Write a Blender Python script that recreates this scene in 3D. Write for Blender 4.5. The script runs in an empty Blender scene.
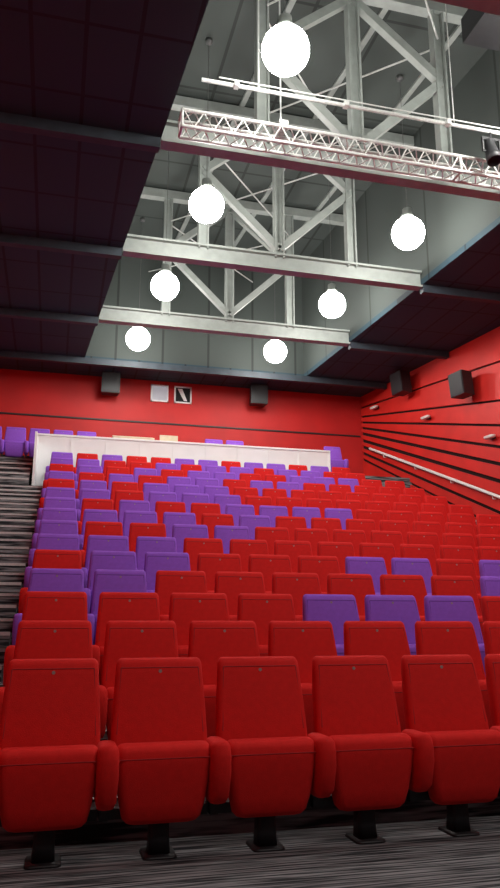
import bpy, bmesh, math, random
from mathutils import Vector, Matrix
random.seed(4)
scene=bpy.context.scene
try:
    scene.view_settings.view_transform='Standard'
except Exception as e: print(e)

# ---------------- materials ----------------
def mat(name, col, rough=.6, metal=0, noise=None, bump=None, sheen=0, emit=None, spec=.5):
    m=bpy.data.materials.new(name); m.use_nodes=True
    nt=m.node_tree; b=nt.nodes['Principled BSDF']
    b.inputs['Base Color'].default_value=(*col,1)
    b.inputs['Roughness'].default_value=rough
    b.inputs['Metallic'].default_value=metal
    b.inputs['Specular IOR Level'].default_value=spec
    if sheen:
        b.inputs['Sheen Weight'].default_value=sheen
        b.inputs['Sheen Tint'].default_value=(*[min(1,c*1.5+.05) for c in col],1)
    if emit:
        b.inputs['Emission Color'].default_value=(*emit[0],1)
        b.inputs['Emission Strength'].default_value=emit[1]
    tc=nt.nodes.new('ShaderNodeTexCoord')
    if noise:
        sc,amt=noise
        n=nt.nodes.new('ShaderNodeTexNoise'); n.inputs['Scale'].default_value=sc; n.inputs['Detail'].default_value=4
        nt.links.new(tc.outputs['Object'],n.inputs['Vector'])
        r=nt.nodes.new('ShaderNodeMapRange'); r.inputs[1].default_value=.3; r.inputs[2].default_value=.7
        r.inputs[3].default_value=1-amt; r.inputs[4].default_value=1+amt
        nt.links.new(n.outputs['Fac'],r.inputs[0])
        h=nt.nodes.new('ShaderNodeHueSaturation'); h.inputs['Color'].default_value=(*col,1)
        nt.links.new(r.outputs[0],h.inputs['Value']); nt.links.new(h.outputs['Color'],b.inputs['Base Color'])
    if bump:
        n2=nt.nodes.new('ShaderNodeTexNoise'); n2.inputs['Scale'].default_value=bump[0]; n2.inputs['Detail'].default_value=2
        nt.links.new(tc.outputs['Object'],n2.inputs['Vector'])
        bp=nt.nodes.new('ShaderNodeBump'); bp.inputs['Strength'].default_value=bump[1]; bp.inputs['Distance'].default_value=.01
        nt.links.new(n2.outputs['Fac'],bp.inputs['Height']); nt.links.new(bp.outputs['Normal'],b.inputs['Normal'])
    return m

M_red=mat('red_fabric',(.68,.016,.014),.85,noise=(30,.05),bump=(260,.3),sheen=.25,spec=.2)
M_redp=mat('red_piping',(.38,.008,.010),.8,noise=(30,.05))
M_pur=mat('purple_fabric',(.29,.10,.62),.85,noise=(30,.05),bump=(260,.3),sheen=.25,spec=.2)
M_purp=mat('purple_piping',(.15,.04,.36),.8,noise=(30,.05))
M_dark=mat('dark_plastic',(.012,.012,.014),.5,noise=(20,.2))
M_btn=mat('number_plate',(.40,.3,.28),.4,noise=(20,.1))
M_wall=mat('red_wall_paint',(.54,.008,.007),.6,noise=(1.5,.1),bump=(60,.1))
M_wallR=mat('red_wall_board',(.62,.016,.010),.5,noise=(2,.1),bump=(60,.1))
M_gap=mat('dark_gap',(.012,.002,.002),.9,noise=(5,.2))
M_black=mat('black_box',(.012,.012,.014),.5,noise=(10,.2))
M_steel=mat('steel_white',(.29,.315,.295),.5,noise=(6,.1))
M_cord=mat('cord_grey',(.10,.10,.10),.5,noise=(6,.1))
M_alu=mat('aluminium',(.70,.71,.69),.35,metal=.35,noise=(30,.1))
M_rail=mat('handrail_metal',(.88,.84,.82),.35,metal=.1,noise=(30,.05))
M_nose=mat('nosing_metal',(.60,.58,.57),.4,metal=.1,noise=(30,.1))
M_white=mat('white_panel',(.95,.94,.93),.5,noise=(3,.03))
M_beam=mat('dark_beam',(.028,.038,.050),.6,noise=(6,.2))
M_desk=mat('beige_desk',(.62,.52,.38),.5,noise=(8,.1))
M_bulb=mat('bulb_glow',(1,1,1),.4,emit=((1,.985,.93),62),noise=(3,.01))
M_wl=mat('wall_lamp_glass',(.75,.66,.62),.4,noise=(3,.05))
M_win=mat('window_glass',(.35,.34,.36),.15,emit=((.9,.9,1),.25),noise=(2,.2))
M_win2=mat('window_dark',(.03,.03,.03),.15,noise=(2,.2))

def brickmat(name,c1,c2,mortar,bw,rh,ms,rough=.6,rot=None,off=0):
    m=bpy.data.materials.new(name); m.use_nodes=True; nt=m.node_tree; b=nt.nodes['Principled BSDF']
    tc=nt.nodes.new('ShaderNodeTexCoord'); mp=nt.nodes.new('ShaderNodeMapping')
    if rot: mp.inputs['Rotation'].default_value=rot
    nt.links.new(tc.outputs['Object'],mp.inputs['Vector'])
    t=nt.nodes.new('ShaderNodeTexBrick'); t.offset=off
    t.inputs['Scale'].default_value=1
    t.inputs['Color1'].default_value=(*c1,1); t.inputs['Color2'].default_value=(*c2,1); t.inputs['Mortar'].default_value=(*mortar,1)
    t.inputs['Brick Width'].default_value=bw; t.inputs['Row Height'].default_value=rh; t.inputs['Mortar Size'].default_value=ms
    nt.links.new(mp.outputs[0],t.inputs['Vector']); nt.links.new(t.outputs['Color'],b.inputs['Base Color'])
    b.inputs['Roughness'].default_value=rough
    return m
M_ceil=brickmat('ceiling_tiles',(.016,.040,.056),(.020,.046,.062),(.005,.012,.018),.6,1.2,.025,.8)
M_vault=brickmat('vault_panels',(.048,.058,.053),(.056,.066,.061),(.022,.027,.024),1.2,2.4,.03,.8)

def carpet():
    m=bpy.data.materials.new('striped_carpet'); m.use_nodes=True; nt=m.node_tree; b=nt.nodes['Principled BSDF']
    tc=nt.nodes.new('ShaderNodeTexCoord'); mp=nt.nodes.new('ShaderNodeMapping')
    mp.inputs['Scale'].default_value=(2.2,60,30)
    nt.links.new(tc.outputs['Object'],mp.inputs['Vector'])
    n=nt.nodes.new('ShaderNodeTexNoise'); n.inputs['Scale'].default_value=1; n.inputs['Detail'].default_value=3
    nt.links.new(mp.outputs[0],n.inputs['Vector'])
    cr=nt.nodes.new('ShaderNodeValToRGB'); cr.color_ramp.elements[0].position=.42; cr.color_ramp.elements[1].position=.60
    cr.color_ramp.elements[0].color=(.030,.034,.038,1); cr.color_ramp.elements[1].color=(.28,.29,.30,1)
    nt.links.new(n.outputs['Fac'],cr.inputs[0]); nt.links.new(cr.outputs[0],b.inputs['Base Color'])
    b.inputs['Roughness'].default_value=.95; b.inputs['Specular IOR Level'].default_value=.1
    return m
M_carpet=carpet()

# ---------------- mesh helpers ----------------
def mkobj(name,bm,mats,loc=(0,0,0),smooth=False,parent=None):
    me=bpy.data.meshes.new(name); 
    bmesh.ops.recalc_face_normals(bm,faces=bm.faces[:])
    bm.to_mesh(me); bm.free()
    for m in mats: me.materials.append(m)
    if smooth:
        for p in me.polygons: p.use_smooth=True
    o=bpy.data.objects.new(name,me); scene.collection.objects.link(o); o.location=loc
    if parent: o.parent=parent
    return o
def box(bm,x0,x1,y0,y1,z0,z1,mi=0):
    vs=[bm.verts.new(p) for p in [(x0,y0,z0),(x1,y0,z0),(x1,y1,z0),(x0,y1,z0),(x0,y0,z1),(x1,y0,z1),(x1,y1,z1),(x0,y1,z1)]]
    for f in [(0,3,2,1),(4,5,6,7),(0,1,5,4),(1,2,6,5),(2,3,7,6),(3,0,4,7)]:
        fc=bm.faces.new([vs[i] for i in f]); fc.material_index=mi
def prism(bm,pts,axisvec,mi=0):
    a=[bm.verts.new(p) for p in pts]; v=Vector(axisvec)
    b=[bm.verts.new(Vector(p)+v) for p in pts]
    n=len(pts); fs=[bm.faces.new(a),bm.faces.new(b[::-1])]
    for i in range(n): fs.append(bm.faces.new([a[i],b[i],b[(i+1)%n],a[(i+1)%n]]))
    for f in fs: f.material_index=mi
def bar(bm,p,q,w,h=None,n=4,mi=0):
    p=Vector(p);q=Vector(q);d=(q-p).normalized()
    up=Vector((0,1,0)) if abs(d.y)<.9 else Vector((0,0,1))
    s=d.cross(up).normalized(); u=s.cross(d)
    if n==4:
        h=h or w; offs=[(-w/2,-h/2),(w/2,-h/2),(w/2,h/2),(-w/2,h/2)]
    else: offs=[(w*math.cos(2*math.pi*i/n),w*math.sin(2*math.pi*i/n)) for i in range(n)]
    A=[bm.verts.new(p+s*a+u*b) for a,b in offs];B=[bm.verts.new(q+s*a+u*b) for a,b in offs]
    m=len(offs); fs=[bm.faces.new(A[::-1]),bm.faces.new(B)]
    for i in range(m): fs.append(bm.faces.new([A[i],A[(i+1)%m],B[(i+1)%m],B[i]]))
    for f in fs: f.material_index=mi
def rrect(hw,hd,r,seg=4):
    r=min(r,hw*.99,hd*.99); pts=[]
    for cx,cy,a0 in [(hw-r,hd-r,0),(-(hw-r),hd-r,90),(-(hw-r),-(hd-r),180),(hw-r,-(hd-r),270)]:
        for i in range(seg+1):
            a=math.radians(a0+90*i/seg); pts.append((cx+r*math.cos(a),cy+r*math.sin(a)))
    return pts
def loft(bm,secs,cx=0,mi=0):
    rings=[]
    for z,yc,hw,hd,r in secs:
        rings.append([bm.verts.new((cx+x,yc+y,z)) for x,y in rrect(hw,hd,r)])
    n=len(rings[0]); fs=[]
    for a,b in zip(rings,rings[1:]):
        for i in range(n): fs.append(bm.faces.new([a[i],a[(i+1)%n],b[(i+1)%n],b[i]]))
    fs.append(bm.faces.new(rings[0][::-1])); fs.append(bm.faces.new(rings[-1]))
    for f in fs: f.material_index=mi; f.smooth=True
def revolve(bm,prof,c=(0,0,0),n=20,mi=0):
    rings=[]
    for r,z in prof:
        rings.append([bm.verts.new((c[0]+r*math.cos(2*math.pi*i/n),c[1]+r*math.sin(2*math.pi*i/n),c[2]+z)) for i in range(n)])
    fs=[]
    for a,b in zip(rings,rings[1:]):
        for i in range(n): fs.append(bm.faces.new([a[i],a[(i+1)%n],b[(i+1)%n],b[i]]))
    fs.append(bm.faces.new(rings[0][::-1])); fs.append(bm.faces.new(rings[-1]))
    for f in fs: f.material_index=mi; f.smooth=True

# ---------------- dimensions ----------------
PITCH=.55; X0=.03; NR=15; Y1=4.2; DEP=.9
rises=[0,.20,.22,.235,.25,.26,.275,.285,.295,.305,.31,.315,.32,.32,.32]
floors=[]; z=0
for r in rises: z+=r; floors.append(z)
CEIL=7.57; YB=19.5; YF=-6; XL=-2.8
OX0,OX1,OY0,OY1=.95,6.75,0.,18.3; VTOP=10.9
def WX(y): return 8.42+.16*(YB-y)
def SH(x,y): return x-.07*(y-10.75)      # the recess runs slightly skewed to the seating
def shear(bm,y0=0,x0=0):
    for v in bm.verts: v.co.x-=.07*(v.co.y-10.75)

# ---------------- seat meshes ----------------
def seat_mesh(name,fab,pip,last):
    bm=bmesh.new()
    def yb(z): return -.13+(z-.30)*.21
    S=[(.30,.21),(.33,.240),(.40,.248),(.55,.248),(.70,.241),(.85,.231),(.900,.228),(.918,.221),(.928,.207)]
    D=[.03,.045,.05,.05,.048,.042,.036,.028,.014]
    loft(bm,[(z,yb(z),hw,d,.03) for (z,hw),d in zip(S,D)])
    for s in (-1,1):
        bar(bm,(s*.222,yb(.56)-.0475,.56),(s*.205,yb(.88)-.0375,.88),.0035,n=6,mi=3)
    bar(bm,(-.205,yb(.88)-.0375,.88),(.205,yb(.88)-.0375,.88),.0035,n=6,mi=3)
    bar(bm,(-.222,-.316,.468),(.222,-.316,.468),.003,n=6,mi=3)
    S=[(.160,-.215,.14,.015),(.168,-.215,.172,.035),(.190,-.217,.193,.052),(.26,-.225,.210,.064),(.36,-.235,.224,.072),(.44,-.242,.230,.076),(.495,-.242,.232,.072),(.518,-.240,.228,.060),(.53,-.235,.215,.035)]
    loft(bm,[(z,y,hw,hd,.045) for z,y,hw,hd in S])
    def arm(cx):
        S=[(.235,-.19,.022,.06),(.245,-.20,.040,.09),(.28,-.215,.050,.115),(.40,-.235,.053,.130),(.47,-.235,.053,.130),(.515,-.235,.050,.122),(.532,-.235,.040,.110),(.538,-.235,.025,.10)]
        loft(bm,[(z,y,hw,hd,.045) for z,y,hw,hd in S],cx=cx)
        box(bm,cx-.02,cx+.02,-.17,-.06,.17,.30,1)
    arm(-PITCH/2)
    if last: arm(PITCH/2)
    box(bm,-PITCH/2,PITCH/2 if last else PITCH/2-.03,-.145,-.085,.17,.22,1)
    loft(bm,[(.012,-.14,.055,.05,.02),(.10,-.14,.05,.045,.02),(.25,-.14,.05,.04,.02)],mi=1)
    loft(bm,[(0,-.14,.085,.10,.03),(.012,-.14,.08,.095,.03)],mi=1)
    loft(bm,[(.36,yb(.36)+.045,.20,.012,.01),(.80,yb(.80)+.040,.19,.012,.01)],mi=1)
    zc=.862; yy=yb(zc)-.0405
    vs=[]; 
    for k in (0,1):
        vs.append([bm.verts.new((.009*math.cos(2*math.pi*i/10),yy-.004*k,zc+.009*math.sin(2*math.pi*i/10))) for i in range(10)])
    f=bm.faces.new(vs[1]); f.material_index=2
    for i in range(10):
        f=bm.faces.new([vs[0][i],vs[0][(i+1)%10],vs[1][(i+1)%10],vs[1][i]]); f.material_index=2
    bmesh.ops.recalc_face_normals(bm,faces=bm.faces[:])
    me=bpy.data.meshes.new(name); bm.to_mesh(me); bm.free()
    for m in (fab,M_dark,M_btn,pip): me.materials.append(m)
    return me
SM={(c,l):seat_mesh('theater_seat_'+c+('_end' if l else ''),M_red if c=='red' else M_pur,M_redp if c=='red' else M_purp,l) for c in('red','pur') for l in(0,1)}
purple={3:{4,5,6},4:{0,1,8},5:{1,2,6,7,9},6:{0,1,2},7:{0,3,4},8:{0,1,2,3,5},9:{0,2,5,6,7,8},10:{0,1,3,4,5},
 11:{1,3,4,5},12:{0,2,4,5,7,8},13:{1,3,5,6,9,10,11},14:{0,1,4,6,7,9,10},15:{0,2,5,6,8,9,11}}
def add_seat(x,y,z,c,last):
    o=bpy.data.objects.new('theater_seat',SM[(c,last)]); scene.collection.objects.link(o); o.location=(x,y,z)
for r in range(NR):
    NS=14 if r<13 else 13
    for k in range(NS):
        add_seat(X0+PITCH*k,Y1+DEP*r,floors[r],'pur' if k in purple.get(r+1,()) else 'red',1 if k==NS-1 else 0)
ZT=4.77
for i,x in enumerate([-1.62,-1.07,-.52,.03,.58]): add_seat(x,18.2,ZT,'pur',1 if i==4 else 0)
for i,x in enumerate([3.75,4.3]): add_seat(x,18.2,ZT,'pur',1 if i==1 else 0)
for i,x in enumerate([6.95]): add_seat(x,18.2,ZT,'pur',1)

# ---------------- floor / tiers ----------------
bm=bmesh.new()
prism(bm,[(XL,YF,-.2),(WX(YF),YF,-.2),(WX(Y1+.13),Y1+.13,-.2),(XL,Y1+.13,-.2)],(0,0,.2))
mkobj('floor',bm,[M_carpet])
bm=bmesh.new(); bn=bmesh.new()
for r in range(1,NR):
    ys=Y1+DEP*(r-1)+.13; ye=ys+DEP if r<NR-1 else 17.3
    prism(bm,[(XL,ys,-.2),(WX(ys)-.002,ys,-.2),(WX(ye)-.002,ye,-.2),(XL,ye,-.2)],(0,0,floors[r]+.2))
    box(bn,XL,WX(ys)-.08,ys-.012,ys+.045,floors[r]+.0,floors[r]+.012)
    box(bn,XL,WX(ys)-.08,ys-.012,ys-.001,floors[r]-.03,floors[r]+.012)
prism(bm,[(XL,17.3,-.2),(WX(17.3)-.002,17.3,-.2),(WX(YB)-.002,YB,-.2),(XL,YB,-.2)],(0,0,ZT+.2))
mkobj('tiered_floor',bm,[M_carpet]); mkobj('trim_1',bn,[M_nose])
bm=bmesh.new()
def step(x0,x1,ys,ye,z0,z1):
    box(bm,x0,x1,ys,ye,z0,z1-.008,0)
    box(bm,x0,x1,ys-.01,ys+.05,z1-.03,z1+.004,1)
for r in range(1,NR):
    ys=Y1+DEP*(r-1)+.13
    step(-2.5,-.36,ys-.42,ys-.013,floors[r-1],floors[r-1]+(floors[r]-floors[r-1])/2)
for i in range(4):
    step(-2.5,-.62,17.3-.3*(4-i)-.01,17.29-.001,floors[-1]+i*.17,floors[-1]+(i+1)*.17)
mkobj('aisle_steps',bm,[M_carpet,M_nose])

# ---------------- walls ----------------
bm=bmesh.new(); box(bm,XL,WX(YB),YB,YB+.2,-.2,CEIL); mkobj('wall_back',bm,[M_wall])
bm=bmesh.new(); box(bm,XL-.2,XL,YF,YB+.2,-.2,CEIL); mkobj('wall_left',bm,[M_wall])
bm=bmesh.new(); box(bm,XL,WX(YF),YF-.2,YF,-.2,CEIL); mkobj('wall_front',bm,[M_beam])
bm=bmesh.new()
prism(bm,[(WX(YF),YF,-.2),(WX(YF)+.2,YF,-.2),(WX(YB)+.2,YB+.2,-.2),(WX(YB),YB,-.2)],(0,0,CEIL+.2),1)
inn=Vector((-1,-.16,0)).normalized()
L=[(7.19,6.78),(6.87,5.91),(6.67,5.35),(6.48,4.86),(6.29,4.47),(6.07,4.08),(5.87,3.72),(5.67,3.36),(5.47,3.0)]
def zl(i,y):
    a,b=L[i]; return a+(b-a)/5*(19-y)
GW=[.025,.028,.03,.035,.045,.05,.05,.045,.04]
ya,yb_=10.,YB-.01
def board(top,bot):
    pts=[(WX(ya),ya,top(ya)),(WX(yb_),yb_,top(yb_)),(WX(yb_),yb_,bot(yb_)),(WX(ya),ya,bot(ya))]
    prism(bm,pts,inn*.06,0)
board(lambda y:CEIL-.01,lambda y:zl(0,y)+GW[0])
for i in range(len(L)-1): board(lambda y,i=i:zl(i,y)-GW[i],lambda y,i=i:zl(i+1,y)+GW[i+1])
board(lambda y:zl(8,y)-GW[8],lambda y:max(.0,zl(8,y)-1.3))
prism(bm,[(WX(YF),YF,0),(WX(ya-.03),ya-.03,0),(WX(ya-.03),ya-.03,CEIL-.01),(WX(YF),YF,CEIL-.01)],inn*.06,0)
mkobj('wall_right',bm,[M_wallR,M_gap])
bm=bmesh.new(); box(bm,XL,WX(YB)-.1,YB-.03,YB-.001,6.36,6.40); mkobj('trim_2',bm,[M_black])

# ceiling
bm=bmesh.new()
def cq(pts): prism(bm,[(x,y,CEIL) for x,y in pts],(0,0,.12))
cq([(XL,YF),(SH(OX0,YF),YF),(SH(OX0,YB),YB),(XL,YB)])
cq([(SH(OX1,YF),YF),(WX(YF),YF),(WX(YB),YB),(SH(OX1,YB),YB)])
cq([(SH(OX0,YF),YF),(SH(OX1,YF),YF),(SH(OX1,OY0),OY0),(SH(OX0,OY0),OY0)])
cq([(SH(OX0,OY1),OY1),(SH(OX1,OY1),OY1),(SH(OX1,YB),YB),(SH(OX0,YB),YB)])
mkobj('ceiling',bm,[M_ceil])
bm=bmesh.new()
t=.1
box(bm,OX0-t,OX0,OY0,OY1,CEIL+.12,VTOP); box(bm,OX1,OX1+t,OY0,OY1,CEIL+.12,VTOP)
box(bm,OX0-t,OX1+t,OY0-t,OY0,CEIL+.12,VTOP); box(bm,OX0-t,OX1+t,OY1,OY1+t,CEIL+.12,VTOP)
box(bm,OX0-t,OX1+t,OY0-t,OY1+t,VTOP,VTOP+.1)
shear(bm)
mkobj('ceiling_recess',bm,[M_vault])
TY=[2.6,5.8,9.05,12.3,15.5,18.15]
for y in TY:
    bm=bmesh.new()
    if y>18: box(bm,XL,WX(y)-.08,y-.07,y+.07,CEIL-.16,CEIL-.001)
    else:
        box(bm,XL,SH(OX0,y)-.01,y-.07,y+.07,CEIL-.16,CEIL-.001); box(bm,SH(OX1,y)+.01,WX(y)-.08,y-.07,y+.07,CEIL-.16,CEIL-.001)
    mkobj('ceiling_beam',bm,[M_beam])
    if y>18: continue
    bm=bmesh.new()
    box(bm,OX0+.01,OX1-.01,y-.10,y+.10,CEIL-.07,CEIL-.03); box(bm,OX0+.01,OX1-.01,y-.02,y+.02,CEIL-.03,CEIL+.23); box(bm,OX0+.01,OX1-.01,y-.10,y+.10,CEIL+.23,CEIL+.27)
    zt=VTOP-.25
    for px in (2.4,3.85,5.3):
        bar(bm,(px-.08,y,CEIL+.2),(px-.08,y,zt),.03,.16); bar(bm,(px+.08,y,CEIL+.2),(px+.08,y,zt),.03,.16); bar(bm,(px,y,CEIL+.2),(px,y,zt),.14,.03)
    for a,b in [((3.85,7.95),(2.4,9.35)),((3.85,7.95),(5.3,9.35)),((2.4,9.4),(3.85,10.6)),((5.3,9.4),(3.85,10.6))]:
        bar(bm,(a[0],y,a[1]),(b[0],y,b[1]),.13,.12)
    box(bm,OX0+.01,OX1-.01,y-.09,y+.09,zt,zt+.2)
    for v in bm.verts: v.co.x-=.07*(y-10.75)
    mkobj('roof_truss',bm,[M_steel])
for x in (1.7,3.1,4.6,6.0):
    bm=bmesh.new(); box(bm,x-.05,x+.05,OY0+.01,OY1-.01,VTOP-.045,VTOP-.001); shear(bm); mkobj('roof_purlin',bm,[M_steel])
for y0,y1 in zip(TY,TY[1:]):
    bm=bmesh.new()
    bar(bm,(2.45,y0+.1,10.1),(5.25,y1-.1,10.1),.015,n=8); bar(bm,(5.25,y0+.1,10.06),(2.45,y1-.1,10.06),.015,n=8)
    shear(bm); mkobj('tension_rod',bm,[M_alu])

# pendant lamps
for y in (4.1,7.2,10.75,13.9,16.9):
    for x in (2.05,5.62):
        if y==16.9 and x>5: x=5.45
        R=.285
        bm=bmesh.new()
        prof=[(.01,-R)]+[(R*math.sin(a),-R*math.cos(a)) for a in [math.radians(d) for d in range(12,157,12)]]
        revolve(bm,prof,mi=0,n=28)
        zt=-R*math.cos(math.radians(156))
        revolve(bm,[(.115,zt-.005),(.12,zt+.06),(.085,zt+.09),(.08,zt+.2),(.03,zt+.23)],mi=1)
        bar(bm,(0,0,zt+.2),(0,0,VTOP-7.72-.07),.005,n=6,mi=2)
        revolve(bm,[(.06,VTOP-7.72-.07),(.06,VTOP-7.72-.001)],mi=2,n=12)
        mkobj('pendant_lamp',bm,[M_bulb,M_steel,M_cord],loc=(SH(x,y),y,7.72))

# lighting truss (box)
bm=bmesh.new()
ty,tz,h=8.4,7.40,.12; xa,xb=1.25,9.6
cs=[(ty-h,tz-h),(ty+h,tz-h),(ty+h,tz+h),(ty-h,tz+h)]
for y,z in cs: bar(bm,(xa,y,z),(xb,y,z),.024,n=10)
n=int((xb-xa)/.26)
for i in range(n):
    x=xa+.02+i*.26; x2=x+.13; x3=x+.26
    for j in range(4):
        p=cs[j];q=cs[(j+1)%4]
        bar(bm,(x,*p),(x2,*q),.009,n=6); bar(bm,(x2,*q),(x3,*p),.009,n=6)
for x in (xa,xb,5.2):
    for j in range(4): bar(bm,(x,*cs[j]),(x,*cs[(j+1)%4]),.018,n=6)
for x in (2.6,6.2):
    bar(bm,(x,ty,tz+h),(x,ty,VTOP-.05),.012,n=6)
    box(bm,x-.06,x+.06,ty-.15,ty+.15,tz+.13,tz+.20)
mkobj('lighting_truss',bm,[M_alu])
bm=bmesh.new()
PY=8.05
bar(bm,(1.45,PY,7.82),(6.7,PY,7.82),.026,n=10)
bar(bm,(1.67,PY-.02,7.885),(6.7,PY-.02,7.885),.009,n=6)
for x in (1.9,3.4,4.9,6.4): box(bm,x-.03,x+.03,PY-.05,PY+.04,7.793,7.87)
for x in (2.2,5.0): bar(bm,(x,PY,7.8),(x,PY,VTOP-.05),.008,n=6)
mkobj('lighting_pipe',bm,[M_alu])
def spotlight(x,y,z,rx,rz):
    e=bpy.data.objects.new('stage_spotlight',None); scene.collection.objects.link(e); e.location=(x,y,z)
    bm=bmesh.new(); revolve(bm,[(.05,-.20),(.08,-.18),(.09,.05),(.10,.07),(.105,.18),(.098,.18),(.09,.12),(.02,.1)])
    o=mkobj('body',bm,[M_black],parent=e); o.rotation_euler=(rx,0,rz)
    bm=bmesh.new(); bar(bm,(-.13,0,0),(-.13,0,.2),.02,.04); bar(bm,(.13,0,0),(.13,0,.2),.02,.04); bar(bm,(-.14,0,.2),(.14,0,.2),.04,.02); bar(bm,(0,0,.2),(0,0,.295),.02,n=8); bar(bm,(-.13,0,0),(.13,0,0),.012,n=8)
    mkobj('yoke',bm,[M_black],parent=e)
spotlight(5.55,PY,7.497,math.radians(165),.2)
bm=bmesh.new()
box(bm,-.35,.35,-.3,.3,-.2,.2); 
for i in range(5): box(bm,-.3,.3,-.33,-.3,-.16+i*.075,-.12+i*.075)
bar(bm,(-.28,0,.2),(-.28,0,1.7),.015,n=6); bar(bm,(.28,0,.2),(.28,0,1.7),.015,n=6)
o=mkobj('ventilation_unit',bm,[M_black],loc=(5.42,7.5,9.15))

# loudspeakers
def speaker(x,y,z,rz):
    bm=bmesh.new()
    prism(bm,[(-.2,.1,-.27),(.2,.1,-.27),(.24,-.22,-.27),(-.24,-.22,-.27)],(0,0,.54))
    box(bm,-.22,.22,-.235,-.22,-.25,.25,1); box(bm,-.05,.05,.1,.22,-.08,.08)
    for v in bm.verts: 
        if v.co.z<0: v.co.y+=.05
    o=mkobj('loudspeaker',bm,[M_black,M_dark],loc=(x,y,z)); o.rotation_euler=(0,0,rz)
speaker(1.16,YB-.29,7.28,0); speaker(5.19,YB-.29,7.28,0)
rw=-math.atan2(1,.16)
for y,zc in ((14.7,6.45),(17.0,7.18)): speaker(WX(y)-.36,y-.05,zc,rw)
for i,(x,m) in enumerate(((2.5,M_win),(3.14,M_win2))):
    bm=bmesh.new(); box(bm,-.2,.2,-.02,0,-.2,.2,0)
    for a in ((-.24,-.2,-.24,.24),(.2,.24,-.24,.24),(-.24,.24,-.24,-.2),(-.24,.24,.2,.24)): box(bm,a[0],a[1],-.04,0,a[2],a[3],1)
    if i==1: prism(bm,[(-.15,-.03,.17),(-.02,-.03,.17),(.12,-.03,-.17),(.03,-.03,-.17)],(0,.01,0),1)
    mkobj('window_%d'%(i+1),bm,[m,M_white],loc=(x,YB-.001,7.22))
for y,zc in ((18.6,7.0),(16.35,6.13),(14.15,5.12)):
    bm=bmesh.new()
    rot=math.atan2(.16,1)
    loft(bm,[(-.035,0,.04,.12,.04),(-.02,0,.055,.15,.05),(.02,0,.06,.16,.05),(.03,0,.05,.14,.05)],mi=0)
    box(bm,.04,.12,-.06,.06,-.04,.04,1)
    o=mkobj('wall_lamp',bm,[M_wl,M_black],loc=(WX(y)-.18,y,zc)); o.rotation_euler=(0,0,rot)
bm=bmesh.new()
def hp(y,off=.14): 
    return (WX(y)-off,y,5.88+(y-18.9)*.435)
bar(bm,hp(18.95),hp(9.9),.036,n=12)
bar(bm,hp(18.95),(WX(18.95)-.07,18.95,5.88),.022,n=8)
for i in range(7):
    y=18.3-i*1.35; p=hp(y); q=(WX(y)-.06,y,p[2]-.10)
    bar(bm,(p[0],p[1],p[2]-.02),(p[0],p[1],p[2]-.1),.010,n=6); bar(bm,(p[0],p[1],p[2]-.1),q,.010,n=6)
mkobj('handrail',bm,[M_rail])

# partition
bm=bmesh.new()
x0,x1,yp,zb,zt=-.56,6.5,17.22,floors[-1],5.30
box(bm,x0,x1,yp,yp+.06,zb,zt)
box(bm,x0-.02,x1+.02,yp-.03,yp+.078,zt,zt+.04)
n=9
for i in range(n+1):
    x=x0+(x1-x0)*i/n; box(bm,x-.02,x+.02,yp-.02,yp,zb,zt-.002)
box(bm,x0,x0+.05,yp-.95,yp-.02,zb,zt-.15); 
mkobj('partition_wall',bm,[M_white])
bm=bmesh.new()
box(bm,.95,3.35,17.75,18.4,5.42,5.47)
for x in (1.0,3.25): 
    for y in (17.8,18.3): box(bm,x,x+.05,y,y+.05,ZT,5.42)
box(bm,.95,3.35,17.75,17.78,4.95,5.42)
prism(bm,[(1.2,17.85,5.47),(1.2,18.25,5.47),(1.2,18.25,5.66),(1.2,17.85,5.55)],(1.0,0,0))
box(bm,2.35,2.8,18.0,18.04,5.5,5.68); box(bm,2.5,2.65,17.98,18.1,5.47,5.5)
mkobj('control_desk',bm,[M_desk])

# ---------------- lights ----------------
def area(x,y,z,sx,sy,e,rx,col=(1,.93,.88)):
    l=bpy.data.lights.new('fill',type='AREA'); l.shape='RECTANGLE'; l.size=sx; l.size_y=sy; l.energy=e; l.color=col
    o=bpy.data.objects.new('fill_light',l); scene.collection.objects.link(o); o.location=(x,y,z); o.rotation_euler=(math.radians(rx),0,0)
area(3.8,-1.5,7.3,6,1.0,230,55)  # added fill, out of view at the front ceiling, to brighten the seats
w=bpy.data.worlds.new('w'); scene.world=w; w.use_nodes=True
w.node_tree.nodes['Background'].inputs[0].default_value=(.02,.02,.022,1)

cam=bpy.data.cameras.new('cam'); cam.lens=750/888*36; cam.sensor_width=36; cam.clip_end=100
co=bpy.data.objects.new('camera',cam); scene.collection.objects.link(co)
co.location=(0,0,1.1); co.rotation_euler=(math.radians(90+13.57),0,math.radians(-14.5))
scene.camera=co
